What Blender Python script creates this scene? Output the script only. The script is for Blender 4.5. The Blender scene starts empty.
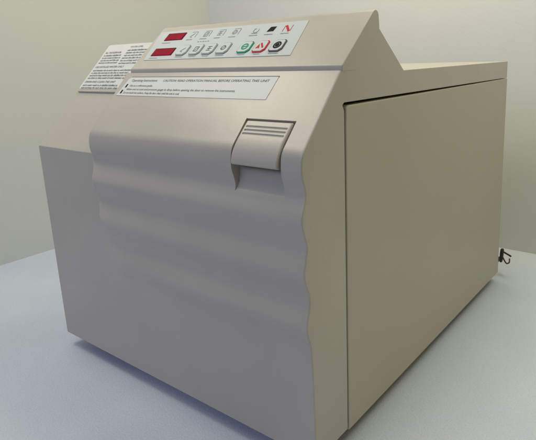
import bpy, bmesh, math, random
from mathutils import Vector, Matrix

random.seed(7)
scene = bpy.context.scene

# ---------------------------------------------------------------- camera
cam_d = bpy.data.cameras.new("camera")
cam = bpy.data.objects.new("camera", cam_d)
scene.collection.objects.link(cam)
cam.location = (0.7076, -0.3349, 0.3909)
cam.rotation_euler = (1.3399, 0.0312, 0.6298)
cam_d.sensor_width = 36.0
cam_d.sensor_fit = 'HORIZONTAL'
cam_d.lens = 523.72 / 536 * 36
cam_d.shift_x = -50.59 / 536
cam_d.shift_y = -40.55 / 536
cam_d.clip_start = 0.01
cam_d.clip_end = 100
scene.camera = cam

# ---------------------------------------------------------------- light
scene.view_settings.view_transform = 'Standard'
scene.view_settings.look = 'None'
scene.view_settings.exposure = 0.0
scene.view_settings.gamma = 1.0
world = bpy.data.worlds.new("World")
scene.world = world
world.use_nodes = True
bg = world.node_tree.nodes["Background"]
bg.inputs["Color"].default_value = (0.70, 0.86, 1.0, 1)
bg.inputs["Strength"].default_value = 0.06


def area(name, loc, target, sx, sy, power, color):
    d = bpy.data.lights.new(name, 'AREA')
    d.shape = 'RECTANGLE'
    d.size, d.size_y = sx, sy
    d.energy = power
    d.color = color
    o = bpy.data.objects.new(name, d)
    scene.collection.objects.link(o)
    o.location = loc
    o.rotation_euler = (Vector(target) - Vector(loc)).to_track_quat('-Z', 'Y').to_euler()
    return o


area("overhead_light", (-0.20, -0.09, 1.03), (0.32, 0.05, 0.33), 0.34, 0.34, 2.95, (1.000, 0.89, 0.72))
area("overhead_light", (0.3, -0.6, 1.8), (0.25, 0, 0.2), 0.8, 0.8, 3.78, (0.781, 1.000, 0.781))  # added light from the front, picked to balance surface brightness
area("overhead_light", (0.9, 0.45, 1.2), (0.6, 0.3, 0), 0.4, 0.4, 3.5, (0.98, 1.0, 0.78))  # added light near the back wall, brightens its upper part
area("overhead_light", (0.3, 0.4, 1.1), (0.4, 0.55, 0.4), 0.4, 0.4, 3.8, (1.000, 0.88, 0.60))  # added light above the unit's rear, chosen by brightness fit
area("window_light", (-0.1, -1.55, 1.3), (0.2, 0, 0.15), 0.9, 0.9, 9.4, (0.55, 0.575, 0.97))
area("warm_bounce_light", (2.3, -0.1, 1.0), (0.3, 0.3, 0.2), 1.0, 1.0, 4.2, (1.000, 0.68, 0.08))  # added light standing in for warm bounce from the right

# ---------------------------------------------------------------- materials


def mat(name, color, rough=0.5, noise=0.0, nscale=40.0, bump=0.0, bscale=900.0, spec=0.5, color2=None,
        detail=4.0, coat=0.0, wavy=0.0):
    m = bpy.data.materials.new(name)
    m.use_nodes = True
    nt = m.node_tree
    b = nt.nodes["Principled BSDF"]
    b.inputs["Roughness"].default_value = rough
    b.inputs["Specular IOR Level"].default_value = spec
    b.inputs["Coat Weight"].default_value = coat
    b.inputs["Base Color"].default_value = (*color, 1)
    if noise > 0 or bump > 0:
        tc = nt.nodes.new("ShaderNodeTexCoord")
    if noise > 0:
        n = nt.nodes.new("ShaderNodeTexNoise")
        n.inputs["Scale"].default_value = nscale
        n.inputs["Detail"].default_value = detail
        nt.links.new(tc.outputs["Object"], n.inputs["Vector"])
        r = nt.nodes.new("ShaderNodeValToRGB")
        c2 = color2 or tuple(c * (1 - noise) for c in color)
        r.color_ramp.elements[0].position = 0.32
        r.color_ramp.elements[1].position = 0.68
        r.color_ramp.elements[0].color = (*c2, 1)
        r.color_ramp.elements[1].color = (*color, 1)
        nt.links.new(n.outputs["Fac"], r.inputs["Fac"])
        nt.links.new(r.outputs["Color"], b.inputs["Base Color"])
        mr = nt.nodes.new("ShaderNodeMapRange")
        mr.inputs["To Min"].default_value = rough - 0.06
        mr.inputs["To Max"].default_value = rough + 0.06
        nt.links.new(n.outputs["Fac"], mr.inputs["Value"])
        nt.links.new(mr.outputs["Result"], b.inputs["Roughness"])
    if bump > 0:
        n2 = nt.nodes.new("ShaderNodeTexNoise")
        n2.inputs["Scale"].default_value = bscale
        n2.inputs["Detail"].default_value = 2.0
        nt.links.new(tc.outputs["Object"], n2.inputs["Vector"])
        bp = nt.nodes.new("ShaderNodeBump")
        bp.inputs["Strength"].default_value = bump
        bp.inputs["Distance"].default_value = 0.0006
        nt.links.new(n2.outputs["Fac"], bp.inputs["Height"])
        nt.links.new(bp.outputs["Normal"], b.inputs["Normal"])
        if wavy > 0:
            n3 = nt.nodes.new("ShaderNodeTexNoise")
            n3.inputs["Scale"].default_value = 16
            n3.inputs["Detail"].default_value = 1.0
            nt.links.new(tc.outputs["Object"], n3.inputs["Vector"])
            b3 = nt.nodes.new("ShaderNodeBump")
            b3.inputs["Strength"].default_value = wavy
            b3.inputs["Distance"].default_value = 0.002
            nt.links.new(n3.outputs["Fac"], b3.inputs["Height"])
            nt.links.new(bp.outputs["Normal"], b3.inputs["Normal"])
            nt.links.new(b3.outputs["Normal"], b.inputs["Normal"])
    return m


M_PLASTIC = mat("putty_plastic", (0.475, 0.438, 0.392), 0.335, 0.06, 14.0, 0.12, 1100.0, wavy=0.35)
M_PAINT = mat("putty_painted_metal", (0.455, 0.415, 0.35), 0.42, 0.04, 9.0, 0.10, 1500.0, wavy=0.25)
M_DARK = mat("dark_inside", (0.018, 0.016, 0.014), 0.8, 0.2, 60.0)
M_RUBBER = mat("black_rubber", (0.03, 0.03, 0.03), 0.7, 0.2, 80.0)
M_OVERLAY = mat("overlay_film", (0.53, 0.575, 0.59), 0.6, 0.03, 30.0, spec=0.3)
M_KEY = mat("key_film", (0.55, 0.595, 0.61), 0.6, 0.03, 60.0, spec=0.3)
M_PAPER = mat("label_paper", (0.64, 0.66, 0.66), 0.5, 0.05, 25.0)
M_INK = mat("grey_ink", (0.10, 0.105, 0.11), 0.6, spec=0.05)
M_INKL = mat("pale_ink", (0.30, 0.32, 0.33), 0.6, spec=0.05)
M_INKT = mat("text_ink", (0.16, 0.17, 0.175), 0.6, spec=0.05)
M_BLACK = mat("black_ink", (0.015, 0.015, 0.016), 0.5, spec=0.05)
M_RED = mat("red_ink", (0.55, 0.035, 0.05), 0.5, spec=0.05)
M_GREEN = mat("green_ink", (0.02, 0.30, 0.16), 0.5, spec=0.05)
M_DISP = mat("red_display_window", (0.34, 0.010, 0.030), 0.5, 0.35, 160.0, spec=0.03)
M_RIM = mat("display_rim", (0.07, 0.012, 0.014), 0.5, spec=0.05)
M_EDGE = mat("label_edge_brown", (0.20, 0.16, 0.12), 0.6)
M_CORD = mat("brown_cord", (0.035, 0.022, 0.014), 0.5, 0.2, 90.0)
M_METAL = mat("pin_metal", (0.5, 0.48, 0.45), 0.3)
M_WALL = mat("painted_wall", (0.675, 0.69, 0.69), 0.7, 0.03, 3.0, 0.25, 260.0, spec=0.3)


def table_mat():
    m = bpy.data.materials.new("pebbled_white_laminate")
    m.use_nodes = True
    nt = m.node_tree
    b = nt.nodes["Principled BSDF"]
    tc = nt.nodes.new("ShaderNodeTexCoord")
    n = nt.nodes.new("ShaderNodeTexNoise")
    n.inputs["Scale"].default_value = 620
    n.inputs["Detail"].default_value = 3
    n2 = nt.nodes.new("ShaderNodeTexNoise")
    n2.inputs["Scale"].default_value = 7
    n2.inputs["Detail"].default_value = 3
    v = nt.nodes.new("ShaderNodeTexVoronoi")
    v.inputs["Scale"].default_value = 420
    for k in (n, n2, v):
        nt.links.new(tc.outputs["Object"], k.inputs["Vector"])
    r = nt.nodes.new("ShaderNodeValToRGB")
    r.color_ramp.elements[0].position = 0.30
    r.color_ramp.elements[1].position = 0.62
    r.color_ramp.elements[0].color = (0.57, 0.62, 0.74, 1)
    r.color_ramp.elements[1].color = (0.66, 0.71, 0.82, 1)
    nt.links.new(n.outputs["Fac"], r.inputs["Fac"])
    mx = nt.nodes.new("ShaderNodeMix")
    mx.data_type = 'RGBA'
    mx.blend_type = 'MULTIPLY'
    mx.inputs["Factor"].default_value = 1.0
    r2 = nt.nodes.new("ShaderNodeValToRGB")
    r2.color_ramp.elements[0].position = 0.3
    r2.color_ramp.elements[1].position = 0.7
    r2.color_ramp.elements[0].color = (0.93, 0.94, 0.95, 1)
    r2.color_ramp.elements[1].color = (1, 1, 1, 1)
    nt.links.new(n2.outputs["Fac"], r2.inputs["Fac"])
    nt.links.new(r.outputs["Color"], mx.inputs[6])
    nt.links.new(r2.outputs["Color"], mx.inputs[7])
    nt.links.new(mx.outputs[2], b.inputs["Base Color"])
    b.inputs["Roughness"].default_value = 0.55
    bp = nt.nodes.new("ShaderNodeBump")
    bp.inputs["Strength"].default_value = 0.22
    bp.inputs["Distance"].default_value = 0.0012
    nt.links.new(v.outputs["Distance"], bp.inputs["Height"])
    nt.links.new(bp.outputs["Normal"], b.inputs["Normal"])
    return m


M_TABLE = table_mat()

# ---------------------------------------------------------------- helpers


def link(name, bm, m, parent=None, smooth=None, bevel=0.0, segs=2):
    me = bpy.data.meshes.new(name)
    bmesh.ops.recalc_face_normals(bm, faces=bm.faces[:])
    bm.to_mesh(me)
    bm.free()
    me.materials.append(m)
    if smooth is not None:
        for p in me.polygons:
            p.use_smooth = True
        me.set_sharp_from_angle(angle=math.radians(smooth))
    o = bpy.data.objects.new(name, me)
    scene.collection.objects.link(o)
    if parent:
        o.parent = parent
    if bevel > 0:
        b = o.modifiers.new("bevel", 'BEVEL')
        b.width = bevel
        b.segments = segs
        b.limit_method = 'ANGLE'
        b.angle_limit = math.radians(28)
        b.harden_normals = False
    return o


def merge_into(o, bm, m):
    """printed pattern becomes faces of its part, with its own material slot"""
    me = o.data
    me.materials.append(m)
    idx = len(me.materials) - 1
    j = bmesh.new()
    j.from_mesh(me)
    vm = {v: j.verts.new(v.co) for v in bm.verts}
    for f in bm.faces:
        j.faces.new([vm[v] for v in f.verts]).material_index = idx
    bmesh.ops.recalc_face_normals(j, faces=j.faces[:])
    j.to_mesh(me)
    j.free()
    bm.free()


def add_box(bm, x0, x1, y0, y1, z0, z1):
    vs = [bm.verts.new((x, y, z)) for x in (x0, x1) for y in (y0, y1) for z in (z0, z1)]
    for f in ((0, 1, 3, 2), (4, 6, 7, 5), (0, 4, 5, 1), (2, 3, 7, 6), (0, 2, 6, 4), (1, 5, 7, 3)):
        bm.faces.new([vs[i] for i in f])


def add_extrusion(bm, poly, x0, x1):
    """polygon in (y, z) extruded along X"""
    a = [bm.verts.new((x0, y, z)) for y, z in poly]
    b = [bm.verts.new((x1, y, z)) for y, z in poly]
    n = len(poly)
    bm.faces.new(a[::-1])
    bm.faces.new(b)
    for i in range(n):
        bm.faces.new((a[i], a[(i + 1) % n], b[(i + 1) % n], b[i]))


def add_tube(bm, pts, r, seg=10):
    pts = [Vector(p) for p in pts]
    rings = []
    up = Vector((0.13, 0.21, 0.97)).normalized()
    for i, p in enumerate(pts):
        t = (pts[min(i + 1, len(pts) - 1)] - pts[max(i - 1, 0)]).normalized()
        a = t.cross(up).normalized()
        b = t.cross(a).normalized()
        rr = r[i] if isinstance(r, (list, tuple)) else r
        rings.append([bm.verts.new(p + a * rr * math.cos(2 * math.pi * k / seg) + b * rr * math.sin(2 * math.pi * k / seg))
                      for k in range(seg)])
    for i in range(len(rings) - 1):
        for k in range(seg):
            bm.faces.new((rings[i][k], rings[i][(k + 1) % seg], rings[i + 1][(k + 1) % seg], rings[i + 1][k]))
    bm.faces.new(rings[0][::-1])
    bm.faces.new(rings[-1])


def spline(ctrl, n=8):
    out = []
    P = [Vector(c) for c in ctrl]
    P = [P[0]] + P + [P[-1]]
    for i in range(1, len(P) - 2):
        for k in range(n):
            t = k / n
            a, b, c, d = P[i - 1], P[i], P[i + 1], P[i + 2]
            out.append(0.5 * ((2 * b) + (c - a) * t + (2 * a - 5 * b + 4 * c - d) * t * t + (3 * b - a - 3 * c + d) * t ** 3))
    out.append(P[-2])
    return out


class Plane:
    """A flat face of the machine: u runs along X, v up the slope, n outward."""

    def __init__(self, y0, z0, y1, z1):
        self.o = Vector((0, y0, z0))
        self.v = Vector((0, y1 - y0, z1 - z0)).normalized()
        self.n = Vector((0, -self.v.z, self.v.y))
        self.length = math.hypot(y1 - y0, z1 - z0)

    def p(self, u, v, h=0.0):
        return self.o + Vector((u, 0, 0)) + self.v * v + self.n * h

    def slab(self, bm, outline, h0, h1):
        a = [bm.verts.new(self.p(u, v, h0)) for u, v in outline]
        b = [bm.verts.new(self.p(u, v, h1)) for u, v in outline]
        n = len(outline)
        bm.faces.new(a[::-1])
        bm.faces.new(b)
        for i in range(n):
            bm.faces.new((a[i], a[(i + 1) % n], b[(i + 1) % n], b[i]))

    def text(self, bm, s, u, v, size, h, stretch=1.0, align='LEFT', shear=0.0, bold=0.0):
        cu = bpy.data.curves.new("t", 'FONT')
        cu.body = s
        cu.size = size
        cu.align_x = align
        cu.resolution_u = 2
        cu.offset = bold
        cu.shear = shear
        ob = bpy.data.objects.new("t", cu)
        scene.collection.objects.link(ob)
        dg = bpy.context.evaluated_depsgraph_get()
        me = bpy.data.meshes.new_from_object(ob.evaluated_get(dg))
        vs = [bm.verts.new(self.p(u + q.co.x * stretch, v + q.co.y, h)) for q in me.vertices]
        for f in me.polygons:
            try:
                bm.faces.new([vs[i] for i in f.vertices])
            except ValueError:
                pass
        bpy.data.objects.remove(ob)
        bpy.data.curves.remove(cu)
        bpy.data.meshes.remove(me)


def rrect(u0, u1, v0, v1, r, seg=4):
    out = []
    for cx, cy, a0 in ((u1 - r, v1 - r, 0), (u0 + r, v1 - r, 90), (u0 + r, v0 + r, 180), (u1 - r, v0 + r, 270)):
        for k in range(seg + 1):
            a = math.radians(a0 + 90 * k / seg)
            out.append((cx + r * math.cos(a), cy + r * math.sin(a)))
    return out


def octagon(cu, cv, w, h, c):
    w, h = w / 2, h / 2
    return [(cu + w, cv + h - c * .5), (cu + w - c * .5, cv + h), (cu - w + c, cv + h), (cu - w, cv + h - c),
            (cu - w, cv - h + c * .5), (cu - w + c * .5, cv - h), (cu + w - c, cv - h), (cu + w, cv - h + c)]


def disc(cu, cv, r, n=20):
    return [(cu + r * math.cos(2 * math.pi * k / n), cv + r * math.sin(2 * math.pi * k / n)) for k in range(n)]


# ---------------------------------------------------------------- setting
ZT = -0.005                   # table top
WX, WY = -0.418, 0.703        # the two walls
bm = bmesh.new()
add_box(bm, WX - 0.1, 2.4, -2.2, WY + 0.1, -0.04, ZT)
o = link("tabletop", bm, M_TABLE)
o["kind"] = "structure"
bm = bmesh.new()
add_box(bm, WX - 0.1, WX, -2.2, WY, ZT, 2.4)
o = link("wall_left", bm, M_WALL)
o["kind"] = "structure"
bm = bmesh.new()
add_box(bm, WX - 0.1, 2.4, WY, WY + 0.1, ZT, 2.4)
o = link("wall_back", bm, M_WALL)
o["kind"] = "structure"

# ---------------------------------------------------------------- the sterilizer
W, D, ZB = 0.4471, 0.535, 0.015
ZR = 0.374                      # flat roof
XD = 0.130                      # left edge of the raised door
root = bpy.data.objects.new("steam_sterilizer", None)
scene.collection.objects.link(root)
root["label"] = "putty grey tabletop steam sterilizer with wavy front door and sloped button panel on white table"
root["category"] = "sterilizer"

FACET = Plane(0.0, 0.287, 0.1225, 0.4156)       # sloped left column
CONS = Plane(0.0571, 0.3828, 0.1114, 0.4306)    # control panel slope
DOOR = Plane(-0.0026, 0.3138, 0.0553, 0.3777)   # upper slope of the door

# housing: everything behind the door, with the hood and roof
bm = bmesh.new()
GAPZ = 0.3487
left_poly = [(0.004, ZB), (0.004, 0.2862), (0.0, 0.2872), (0.1218, 0.4149), (0.1240, 0.4152), (0.1752, ZR), (D, ZR),
             (D, GAPZ - 0.0005), (0.0900, GAPZ + 0.0010), (0.0880, GAPZ - 0.003), (0.0880, ZB)]
right_poly = [(0.0200, ZB), (0.0200, 0.3130), (0.0797, 0.3777), (0.1230, 0.4153), (0.1240, 0.4152), (0.1752, ZR), (D, ZR),
              (D, GAPZ - 0.0005), (0.0600, GAPZ + 0.0012), (0.0570, GAPZ - 0.0010), (0.0595, GAPZ - 0.006), (0.0595, 0.335), (0.0545, ZB)]
add_extrusion(bm, left_poly, 0.0, XD + 0.002)
add_extrusion(bm, right_poly, XD + 0.002, W - 0.0003)
housing = link("housing", bm, M_PLASTIC, root, bevel=0.0012, segs=2)

bm = bmesh.new()
add_box(bm, 0.004, W - 0.013, 0.092, D - 0.003, ZB + 0.001, 0.352)
link("inner_chassis", bm, M_DARK, root)


def side_panel(x0, x1, dy=0.0):
    b = bmesh.new()
    poly = [(0.0563 + dy, ZB - 0.003), (0.0617 + dy, 0.331), (0.0625 + dy, GAPZ - 0.0042), (0.0660 + dy, GAPZ - 0.0018), (D + 0.001, GAPZ - 0.0014), (D + 0.003, ZB - 0.003)]
    add_extrusion(b, poly, x0, x1)
    return link("side_panel", b, M_PAINT, root, bevel=0.0012, segs=2)


side_panel(W - 0.011, W)
side_panel(0.0, 0.011, 0.033)
bm = bmesh.new()
add_box(bm, 0.0115, W - 0.0115, D - 0.0025, D - 0.0005, ZB, GAPZ - 0.003)
link("back_panel", bm, M_PAINT, root)

for fx in (0.045, W - 0.05):
    for fy in (0.06, D - 0.06):
        bm = bmesh.new()
        add_tube(bm, [(fx, fy, ZT), (fx, fy, ZT + 0.003), (fx, fy, ZB + 0.002)], [0.012, 0.014, 0.014], 20)
        link("rubber_foot", bm, M_RUBBER, root)

# door: one shell, flat at left, waved where it is raised
KEYS = [(0.3138, -0.0026), (0.3085, -0.0045), (0.300, -0.0056), (0.2925, -0.0052), (0.2845, -0.0027), (0.2770, -0.0016), (0.2700, -0.0036),
        (0.2620, -0.0067), (0.2550, -0.0081), (0.2465, -0.0066), (0.2370, -0.0036), (0.2300, -0.0024), (0.2225, -0.0040),
        (0.2150, -0.0062), (0.2070, -0.0077), (0.1985, -0.0062), (0.1890, -0.0025), (0.1810, -0.0012), (0.1725, -0.0026),
        (0.1650, -0.0052), (0.1570, -0.0067), (0.1480, -0.0056), (0.1390, -0.0028), (0.1300, -0.0016), (0.1150, -0.0009),
        (0.0950, -0.0006), (0.0600, -0.0005), (ZB, -0.0005)]
KEYS = KEYS[::-1]


def wave_y(z):
    for i in range(len(KEYS) - 1):
        if KEYS[i][0] <= z <= KEYS[i + 1][0] + 1e-9:
            z0, y0 = KEYS[i]
            z1, y1 = KEYS[i + 1]
            m0 = (KEYS[i + 1][1] - KEYS[max(i - 1, 0)][1]) / max(1e-6, KEYS[i + 1][0] - KEYS[max(i - 1, 0)][0])
            j = min(i + 2, len(KEYS) - 1)
            m1 = (KEYS[j][1] - y0) / max(1e-6, KEYS[j][0] - z0)
            h = z1 - z0
            t = (z - z0) / h
            return ((2 * t ** 3 - 3 * t * t + 1) * y0 + (t ** 3 - 2 * t * t + t) * h * m0
                    + (-2 * t ** 3 + 3 * t * t) * y1 + (t ** 3 - t * t) * h * m1)
    return KEYS[-1][1]


# profile of the raised part: list of (y, z)
prof = []
z = ZB
zs = [ZB, 0.03, 0.05, 0.07, 0.09]
while zs[-1] < 0.2872 - 0.0016:
    zs.append(zs[-1] + 0.0016)
zs.append(0.2872)
NFLAT = len(zs)
while zs[-1] < 0.3085:
    zs.append(zs[-1] + 0.0016)
for z in zs:
    prof.append((wave_y(z), z))
# nose: blend from the last wave row into the slope
y_l, z_l = prof[-1]
dl = Vector((prof[-1][0] - prof[-2][0], prof[-1][1] - prof[-2][1])).normalized()
sv = Vector((DOOR.v.y, DOOR.v.z))
end = Vector((DOOR.o.y, DOOR.o.z)) + sv * 0.008
st = Vector((y_l, z_l))
L = (end - st).length
for k in range(1, 9):
    t = k / 8
    q = ((2 * t ** 3 - 3 * t * t + 1) * st + (t ** 3 - 2 * t * t + t) * L * dl
         + (-2 * t ** 3 + 3 * t * t) * end + (t ** 3 - t * t) * L * sv)
    prof.append((q.x, q.y))
nstep = 44
last = Vector((0.0559, 0.37835))
for k in range(1, nstep + 1):
    q = end.lerp(last, k / nstep)
    prof.append((q.x, q.y))
NP = len(prof)
nrm = []
for i in range(NP):
    a = Vector(prof[max(i - 1, 0)])
    b = Vector(prof[min(i + 1, NP - 1)])
    t = (b - a).normalized()
    nrm.append(Vector((-t.y, t.x)))          # outward = towards -y / +z
nrm = [n if (n.x < 0.2) else -n for n in nrm]

# recess for the latch
RX0, RX1 = 0.3650, 0.4245
RZ0, RY1 = 0.2722, 0.0178                    # bottom of the scoop, top end on the slope


def recess(y, z):
    """depth of the pocket at this row"""
    if z < RZ0 or (z > 0.31 and y > RY1):
        return 0.0
    if z < 0.2985:
        t = (z - RZ0) / (0.2985 - RZ0)
        return 0.0155 * t
    if y > RY1 - 0.0008:
        return 0.0155 * max(0.0, (RY1 - y) / 0.0008)
    return 0.0155


cols = [0.0, 0.03, 0.06, 0.09, 0.115, 0.122, 0.125, 0.1265, 0.128, 0.129, 0.130, 0.1305, 0.131, 0.132, 0.1335, 0.135, 0.137,
        0.140, 0.145, 0.152, 0.17, 0.20, 0.23, 0.26, 0.29, 0.32, 0.345, 0.360, 0.3640, RX0, RX0 + 0.0003, 0.37, 0.38, 0.395, 0.41, 0.42,
        RX1 - 0.0004, RX1, 0.4262, 0.432, 0.438, 0.441, 0.443, 0.4450]
FR = 0.0014
for k in range(1, 7):
    cols.append(W - FR + FR * math.sin(math.pi / 2 * k / 6))
IC = cols.index(0.130)


def sstep(t):
    t = max(0.0, min(1.0, t))
    return t * t * (3 - 2 * t)


bm = bmesh.new()
grid = []
for ci, x in enumerate(cols):
    col = []
    for ri, (y, z) in enumerate(prof):
        p = Vector((x, y, z))
        if ri < NFLAT:
            # wave ends rise out of the flat left panel, the wave rounding in a little lower down
            wdt = 0.004 + 0.005 * sstep((0.30 - z) / 0.12)
            x_in = 0.127 + 0.003 * sstep((0.262 - z) / 0.12)
            wdt += 0.022 * sstep((0.218 - z) / 0.04)
            k = sstep((x - x_in) / wdt)
            k *= 1 - 0.75 * sstep((0.205 - z) / 0.06) * sstep((0.30 - x) / 0.16)
            p.y = -0.0005 + (y + 0.0005) * k
        d = 0.0
        if RX0 < x < RX1:
            d = recess(y, z)
        n = nrm[ri]
        if x > W - FR:
            d += FR - math.sqrt(max(0.0, FR * FR - (x - (W - FR)) ** 2))
        if ri >= NFLAT and x < 0.130 + 0.003 and x >= 0.130:
            tt = (0.133 - x) / 0.003
            d += 0.003 * (1 - math.sqrt(max(0.0, 1 - tt * tt)))
        p.y -= n.x * d
        p.z -= n.y * d
        col.append(bm.verts.new(p))
    grid.append(col)
for ci in range(len(cols) - 1):
    for ri in range(NP - 1):
        if ri >= NFLAT - 1 and ci < IC:
            continue
        bm.faces.new((grid[ci][ri], grid[ci + 1][ri], grid[ci + 1][ri + 1], grid[ci][ri + 1]))
# right end wall of the door, back to the housing
BY = []
for (y, z) in prof:
    if z <= 0.3130:
        BY.append((0.0200, z))
    else:
        t = (z - 0.3130) / (0.3777 - 0.3130)
        BY.append((0.0200 + t * 0.0597, z))
back = [bm.verts.new((W, y, z)) for y, z in BY]
for ri in range(NP - 1):
    bm.faces.new((grid[-1][ri], back[ri], back[ri + 1], grid[-1][ri + 1]))
# left end wall of the raised upper part
lback = [bm.verts.new((XD, prof[ri][1] * 0 + max(prof[ri][0] + 0.034, 0.03), prof[ri][1])) for ri in range(NFLAT - 1, NP)]
for k in range(len(lback) - 1):
    ri = NFLAT - 1 + k
    bm.faces.new((grid[IC][ri], grid[IC][ri + 1], lback[k + 1], lback[k]))
# underside and top edges so that the shell is not open
ub = [bm.verts.new((x, 0.0185, ZB)) for x in cols]
for ci in range(len(cols) - 1):
    bm.faces.new((grid[ci][0], ub[ci], ub[ci + 1], grid[ci + 1][0]))
# rim over the flat left part
tb = [bm.verts.new((cols[ci], 0.006, 0.2872)) for ci in range(IC + 1)]
for ci in range(IC):
    bm.faces.new((grid[ci][NFLAT - 1], grid[ci + 1][NFLAT - 1], tb[ci + 1], tb[ci]))
# left end of the flat part
le = [bm.verts.new((0.0, 0.0045, prof[ri][1])) for ri in range(NFLAT)]
for ri in range(NFLAT - 1):
    bm.faces.new((grid[0][ri], grid[0][ri + 1], le[ri + 1], le[ri]))
door = link("door", bm, M_PLASTIC, root, smooth=38)

# latch paddle in its pocket
LX0, LX1 = 0.3668, 0.4222
ctrl = [(0.0171, 0.3358), (0.0100, 0.3284), (0.0020, 0.3200), (-0.0040, 0.3120), (-0.0072, 0.3050), (-0.0082, 0.2985)]
cp = spline([(0, a, b) for a, b in ctrl], 14)
pp = [(c.y, c.z) for c in cp]
# three finger grooves near the top
arc = [0.0]
for i in range(1, len(pp)):
    arc.append(arc[-1] + math.hypot(pp[i][0] - pp[i - 1][0], pp[i][1] - pp[i - 1][1]))
outer = []
for i, (y, z) in enumerate(pp):
    a = Vector(pp[max(i - 1, 0)])
    b = Vector(pp[min(i + 1, len(pp) - 1)])
    t = (b - a).normalized()
    n = Vector((t.y, -t.x))
    if n.x > 0:
        n = -n
    outer.append((Vector((y, z)), n, arc[i]))


def groove(s):
    d = 0.0
    for g in (0.0066, 0.0106, 0.0146):
        q = (s - g) / 0.0021
        if 0 <= q < 1:
            d = max(d, 0.0010 * (1 - q))
        elif -0.25 < q < 0:
            d = max(d, 0.0010 * (1 + q / 0.25))
    return d


dense = []
TOT = arc[-1]
ns = 150
for k in range(ns + 1):
    s = TOT * k / ns
    j = 0
    while j < len(arc) - 2 and arc[j + 1] < s:
        j += 1
    t = (s - arc[j]) / max(1e-9, arc[j + 1] - arc[j])
    q = outer[j][0].lerp(outer[j + 1][0], t)
    n = outer[j][1].lerp(outer[j + 1][1], t).normalized()
    dense.append((q, n, s))
lx = [LX0, LX0 + 0.0003, LX0 + 0.0009, LX0 + 0.0018, LX0 + 0.0031, LX0 + 0.0034, 0.385, 0.395, 0.405, LX1 - 0.0034, LX1 - 0.0031,
      LX1 - 0.0018, LX1 - 0.0009, LX1 - 0.0003, LX1]
bm = bmesh.new()
g = []
for x in lx:
    e = min(x - LX0, LX1 - x)
    er = 0.0018 - math.sqrt(max(0, 0.0018 ** 2 - max(0.0, 0.0018 - e) ** 2)) if e < 0.0018 else 0.0
    col = []
    for (q, n, s) in dense:
        d = er + (groove(s) if e > 0.0032 else 0.0)
        rb = 0.0016
        es = min(s, TOT - s)
        if es < rb:
            d += rb - math.sqrt(max(0, rb * rb - (rb - es) ** 2))
        col.append(bm.verts.new((x, q.x - n.x * d, q.y - n.y * d)))
    g.append(col)
for i in range(len(lx) - 1):
    for k in range(ns):
        bm.faces.new((g[i][k], g[i][k + 1], g[i + 1][k + 1], g[i + 1][k]))
inn = [[bm.verts.new((x, q.x - n.x * 0.0055, q.y - n.y * 0.0055)) for (q, n, s) in dense] for x in (LX0, LX1)]
for k in range(ns):
    bm.faces.new((g[0][k], inn[0][k], inn[0][k + 1], g[0][k + 1]))
    bm.faces.new((g[-1][k], g[-1][k + 1], inn[1][k + 1], inn[1][k]))
    bm.faces.new((inn[0][k], inn[1][k], inn[1][k + 1], inn[0][k + 1]))
bm.faces.new([c[0] for c in g] + [inn[1][0], inn[0][0]])
bm.faces.new([c[-1] for c in g][::-1] + [inn[0][-1], inn[1][-1]])
latch = link("latch_handle", bm, M_PLASTIC, door, smooth=40)

# ---------------------------------------------------------------- control panel
bm = bmesh.new()
cons_poly = [(0.0566, 0.3772), (0.0571, 0.3828), (0.1114, 0.4306), (0.1140, 0.4322), (0.1172, 0.4326), (0.1202, 0.4312), (0.1220, 0.4280),
             (0.1226, 0.4229), (0.1234, 0.4156), (0.0797, 0.3772)]
add_extrusion(bm, cons_poly, 0.1375, W + 0.0003)
console = link("control_panel", bm, M_PLASTIC, root, bevel=0.0010, segs=3)

bm = bmesh.new()
CONS.slab(bm, [(0.1503, 0.0150), (0.3800, 0.0150), (0.3755, 0.0662), (0.1405, 0.0662)], -0.0004, 0.0005)
overlay = link("panel_overlay", bm, M_OVERLAY, console)
for (u0, u1, v0, v1) in ((0.1600, 0.1938, 0.0488, 0.0615), (0.1580, 0.1962, 0.0217, 0.0345)):
    b = bmesh.new()
    CONS.slab(b, rrect(u0, u1, v0, v1, 0.0006), 0.0004, 0.0009)
    dw = link("display_window", b, M_RIM, console)
    b = bmesh.new()
    CONS.slab(b, rrect(u0 + 0.0010, u1 - 0.0013, v0 + 0.0004, v1 - 0.0014, 0.0004), 0.0005, 0.0012)
    merge_into(dw, b, M_DISP)

H0, H1 = 0.0004, 0.0013


def key(u, v, w, h, edge, icon, top=M_KEY):
    b = bmesh.new()
    CONS.slab(b, octagon(u, v, w, h, 0.0038), H0, H1)
    k = link("button", b, edge, console)
    b = bmesh.new()
    CONS.slab(b, octagon(u - 0.0004, v + 0.0004, w - 0.0022, h - 0.0022, 0.0034), H1 - 0.0002, H1 + 0.0003)
    b2 = bmesh.new()
    icon(b2, u - 0.0003, v + 0.0004, H1 + 0.00045)
    return k, b, b2


def bar(bm, u0, v0, u1, v1, w, h):
    d = Vector((u1 - u0, v1 - v0)).normalized() * w / 2
    n = Vector((-d.y, d.x))
    vs = [bm.verts.new(CONS.p(a, c, h)) for a, c in ((u0 + n.x, v0 + n.y), (u0 - n.x, v0 - n.y), (u1 - n.x, v1 - n.y), (u1 + n.x, v1 + n.y))]
    bm.faces.new(vs)


def poly(bm, pts, h):
    bm.faces.new([bm.verts.new(CONS.p(a, c, h)) for a, c in pts])


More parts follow.
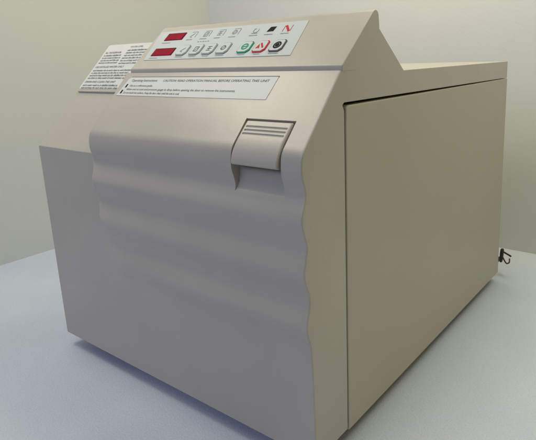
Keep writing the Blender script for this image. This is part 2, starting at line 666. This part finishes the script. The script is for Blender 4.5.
def ring(bm, u, v, r, w, h, n=18, gap=0):
    for k in range(n - gap):
        a0, a1 = 2 * math.pi * k / n + 2.0, 2 * math.pi * (k + 1) / n + 2.0
        poly(bm, [(u + r * math.cos(a0), v + r * math.sin(a0)), (u + r * math.cos(a1), v + r * math.sin(a1)),
                  (u + (r - w) * math.cos(a1), v + (r - w) * math.sin(a1)), (u + (r - w) * math.cos(a0), v + (r - w) * math.sin(a0))], h)


def icon_tool(b, u, v, h):
    bar(b, u - 0.003, v - 0.003, u + 0.003, v + 0.003, 0.0009, h)
    bar(b, u - 0.001, v - 0.0035, u + 0.0012, v - 0.0035, 0.0009, h)


def icon_pouch(b, u, v, h):
    for q in (-0.0035, 0.0035):
        bar(b, u - 0.003, v + q, u + 0.003, v + q, 0.0008, h)
        bar(b, u + q * 0.86, v - 0.0036, u + q * 0.86, v + 0.0036, 0.0008, h)
    bar(b, u - 0.0015, v - 0.002, u + 0.0018, v + 0.002, 0.0008, h)


def icon_pack(b, u, v, h):
    for q in (-0.003, 0.0, 0.003):
        bar(b, u - 0.0034, v + q, u + 0.0034, v + q, 0.0008, h)
    bar(b, u, v - 0.003, u, v + 0.003, 0.0008, h)


def icon_hand(b, u, v, h):
    ring(b, u, v, 0.0036, 0.0008, h)
    bar(b, u - 0.002, v - 0.002, u + 0.0022, v + 0.0022, 0.0009, h)


def icon_start(b, u, v, h):
    ring(b, u, v, 0.0047, 0.0017, h)
    bar(b, u - 0.0028, v - 0.0006, u + 0.0028, v + 0.0006, 0.0015, h)


def icon_vent(b, u, v, h):
    poly(b, [(u - 0.0052, v - 0.0035), (u + 0.0002, v - 0.0035), (u - 0.0026, v + 0.0030)], h)
    bar(b, u - 0.0008, v + 0.0042, u + 0.0046, v - 0.0030, 0.0021, h)


def icon_stop(b, u, v, h):
    ring(b, u, v, 0.0051, 0.0019, h, 22)
    poly(b, disc(u, v, 0.0027), h)


def icon_book(b, u, v, h):
    poly(b, [(u - 0.0050, v - 0.0035), (u + 0.0040, v - 0.0030), (u + 0.0050, v + 0.0042), (u - 0.0030, v + 0.0040)], h)


def icon_thermo(b, u, v, h):
    bar(b, u - 0.0038, v + 0.0046, u + 0.0036, v - 0.0046, 0.0026, h)
    bar(b, u - 0.0050, v - 0.0046, u - 0.0050, v + 0.0046, 0.0006, h)
    bar(b, u + 0.0050, v - 0.0046, u + 0.0050, v + 0.0046, 0.0006, h)


def icon_loop(b, u, v, h):
    ring(b, u, v, 0.0040, 0.0009, h, 16, 3)
    bar(b, u - 0.0045, v - 0.0045, u + 0.0045, v - 0.0045, 0.0008, h)


PV = 0.0290
low = [(0.2126, M_INKL, icon_tool, M_INK), (0.2356, M_INKL, icon_pouch, M_INK), (0.2570, M_INKL, icon_pack, M_INK), (0.2795, M_INKL, icon_hand, M_INK),
       (0.3117, M_GREEN, icon_start, M_GREEN), (0.3336, M_RED, icon_vent, M_RED), (0.3562, M_INK, icon_stop, M_BLACK)]
for u, em, ic, im in low:
    k, b, b2 = key(u, PV, 0.0172, 0.0172, em, ic)
    # cap and printed mark are one piece with the key
    merge_into(k, b, M_KEY)
    merge_into(k, b2, im)

# upper row: printed status marks
PU = 0.0558
up_row = [(0.2075, icon_tool, M_INKL), (0.2315, icon_pouch, M_INKL), (0.2545, icon_pack, M_INKL), (0.2780, icon_hand, M_INKL),
          (0.3100, icon_loop, M_INKL), (0.3318, icon_book, M_BLACK), (0.3538, icon_thermo, M_RED)]
for u, ic, im in up_row:
    b = bmesh.new()
    ic(b, u, PU, 0.00075)
    if ic in (icon_tool, icon_pouch, icon_pack, icon_hand):
        bar(b, u + 0.0068, PU - 0.004, u + 0.0068, PU + 0.0052, 0.0007, 0.00075)
        bar(b, u - 0.004, PU + 0.0056, u + 0.0064, PU + 0.0056, 0.0005, 0.00075)
    if ic is icon_book:
        pass
    link("status_mark", b, im, console)
b = bmesh.new()
for u, w in ((0.2075, .011), (0.2315, .012), (0.2545, .010), (0.2780, .011), (0.3100, .012), (0.3318, .012), (0.3538, .011)):
    bar(b, u - w / 2, PU - 0.0078, u + w / 2, PU - 0.0078, 0.0008, 0.00075)
for u, w in ((0.2356, .011), (0.2126, .012), (0.2570, .010), (0.2795, .013), (0.3117, .010), (0.3336, .009), (0.3562, .013)):
    bar(b, u - w / 2, PV - 0.0108, u + w / 2, PV - 0.0108, 0.0007, 0.00075)
for u0 in (0.160, 0.158):
    bar(b, u0, 0.0445 if u0 == 0.160 else 0.0180, u0 + 0.016, 0.0445 if u0 == 0.160 else 0.0180, 0.0008, 0.00075)
for k in range(5):
    bar(b, 0.2260 + k * 0.0042, 0.0432, 0.2287 + k * 0.0042, 0.0432, 0.0009, 0.00075)
merge_into(overlay, b, M_INKL)

# ---------------------------------------------------------------- door label
dl0 = 0.0530                      # distance up the slope where the label starts
LH = 0.0272
bm = bmesh.new()
DOOR.slab(bm, [(0.1385, dl0), (0.3770, dl0), (0.3792, dl0 + LH), (0.1485, dl0 + LH), (0.1440, dl0 + LH - 0.0030)], -0.0003, 0.0004)
dlabel = link("instruction_label", bm, M_PAPER, door)
bm = bmesh.new()
DOOR.slab(bm, [(0.1480, dl0 + LH + 0.0001), (0.3796, dl0 + LH + 0.0001), (0.3796, dl0 + LH + 0.0007), (0.1480, dl0 + LH + 0.0007)], -0.0003, 0.0006)
merge_into(dlabel, bm, M_EDGE)
bm = bmesh.new()
hh = 0.00055
DOOR.text(bm, "Operating Instructions", 0.1520, dl0 + 0.0206, 0.0052, hh, 1.02)
DOOR.text(bm, "CAUTION: READ OPERATION MANUAL BEFORE OPERATING THIS UNIT", 0.2110, dl0 + 0.0206, 0.0043, hh, 1.15)
DOOR.text(bm, "Use as a reference guide.", 0.1540, dl0 + 0.0132, 0.0043, hh, 1.0)
DOOR.text(bm, "Allow unit to cool and pressure gauge to drop before opening the door to remove the instruments.", 0.1520, dl0 + 0.0079, 0.0042, hh, 1.06)
DOOR.text(bm, "Do not touch hot surfaces. Keep the door clear until the unit is cool.", 0.1500, dl0 + 0.0028, 0.0042, hh, 0.86)
merge_into(dlabel, bm, M_INK)
bm = bmesh.new()
for (u, v) in ((0.1478, dl0 + 0.0130), (0.1450, dl0 + 0.0042)):
    DOOR.slab(bm, [(u - 0.0013, v - 0.0012), (u + 0.0013, v - 0.0012), (u + 0.0018, v + 0.0038), (u - 0.0008, v + 0.0038)], 0.0003, 0.0006)
merge_into(dlabel, bm, M_BLACK)

# ---------------------------------------------------------------- sticker on the left column
V0, V1 = 0.0905, 0.1765
bm = bmesh.new()
FACET.slab(bm, rrect(0.0022, 0.1340, V0, V1, 0.004), -0.002, 0.0026)
plate = link("column_plate", bm, M_PLASTIC, root, bevel=0.0010, segs=2)
bm = bmesh.new()
FACET.slab(bm, rrect(0.0040, 0.1240, V0 + 0.0042, V1 - 0.0010, 0.0035), 0.0024, 0.0029)
st_ = link("warning_sticker", bm, M_PAPER, plate)
bm = bmesh.new()
hs = 0.0031
rows = ["Use distilled water only.", "Do not fill above the mark.", "Drain and clean every week.", "See the operator manual."]
vtop = V1 - 0.0045
FACET.text(bm, "WATER LEVEL", 0.0600, vtop - 0.0040, 0.0042, hs, 1.1)


def para(u, v, n, size, w, lead, seed):
    rr = random.Random(seed)
    words = "use only distilled water in the unit and drain it after each week of use to keep the chamber clean and dry".split()
    for k in range(n):
        line = " ".join(rr.choice(words) for _ in range(12))
        FACET.text(bm, line[:w], u, v - k * lead, size, hs, 1.0, bold=0.00006)


para(0.0090, vtop - 0.0185, 4, 0.0046, 23, 0.0045, 1)
para(0.0580, vtop - 0.0100, 6, 0.0044, 29, 0.0047, 2)
para(0.0085, vtop - 0.0460, 4, 0.0047, 46, 0.0045, 3)
para(0.0085, vtop - 0.0722, 2, 0.0047, 46, 0.0045, 4)
merge_into(st_, bm, M_INKT)
bm = bmesh.new()
FACET.text(bm, "FILL THE RESERVOIR", 0.0085, vtop - 0.0135, 0.0046, hs, 0.92)
FACET.text(bm, "USE DISTILLED WATER ONLY", 0.0085, vtop - 0.0400, 0.0050, hs, 1.02)
FACET.text(bm, "DRAIN AND CLEAN THE UNIT", 0.0085, vtop - 0.0665, 0.0050, hs, 1.05)
merge_into(st_, bm, M_INK)

# ---------------------------------------------------------------- power cord behind the unit
cord = bpy.data.objects.new("power_cord", None)
scene.collection.objects.link(cord)
cord.location = (0.446, 0.560, ZT)
cord["label"] = "dark brown power cord and plug lying behind the rear bottom corner of the sterilizer"
cord["category"] = "cord"
off = Vector((0.446, 0.560, ZT))
M_PALECORD = mat("tan_cord", (0.09, 0.065, 0.05), 0.5, 0.2, 90.0)
bm = bmesh.new()
add_tube(bm, [Vector(q) - off for q in ((0.4460, 0.5600, 0.0485), (0.4462, 0.5600, 0.0470), (0.4456, 0.5600, 0.0400), (0.4454, 0.5600, 0.0330),
                                        (0.4446, 0.5600, 0.0245), (0.4445, 0.5600, 0.0225))],
         [0.0017, 0.0030, 0.0034, 0.0031, 0.0027, 0.0014], 14)
link("plug_body", bm, M_CORD, cord, smooth=50)
bm = bmesh.new()
p2 = spline([Vector(q) - off for q in ((0.4464, 0.560, 0.0435), (0.4512, 0.562, 0.0405), (0.4562, 0.564, 0.0375), (0.4602, 0.566, 0.0345))], 6)
add_tube(bm, p2, 0.0016, 8)
link("plug_pin", bm, M_CORD, cord, smooth=60)
bm = bmesh.new()
p3 = spline([Vector(q) - off for q in ((0.4462, 0.5605, 0.0350), (0.4502, 0.561, 0.0270), (0.4542, 0.562, 0.0215), (0.4582, 0.564, 0.0235), (0.4572, 0.568, 0.0290))], 6)
add_tube(bm, p3, 0.0013, 8)
link("cord_clip", bm, M_PALECORD, cord, smooth=60)
bm = bmesh.new()
path = spline([Vector(q) - off for q in ((0.4452, 0.5605, 0.0300), (0.4412, 0.5640, 0.0290), (0.4360, 0.572, 0.0200), (0.4200, 0.582, 0.0020), (0.38, 0.600, -0.0026),
               (0.30, 0.612, -0.0026), (0.22, 0.585, -0.0026), (0.200, 0.560, 0.012), (0.200, 0.5345, 0.040))], 8)
add_tube(bm, path, 0.0025, 10)
link("cable", bm, M_CORD, cord, smooth=60)
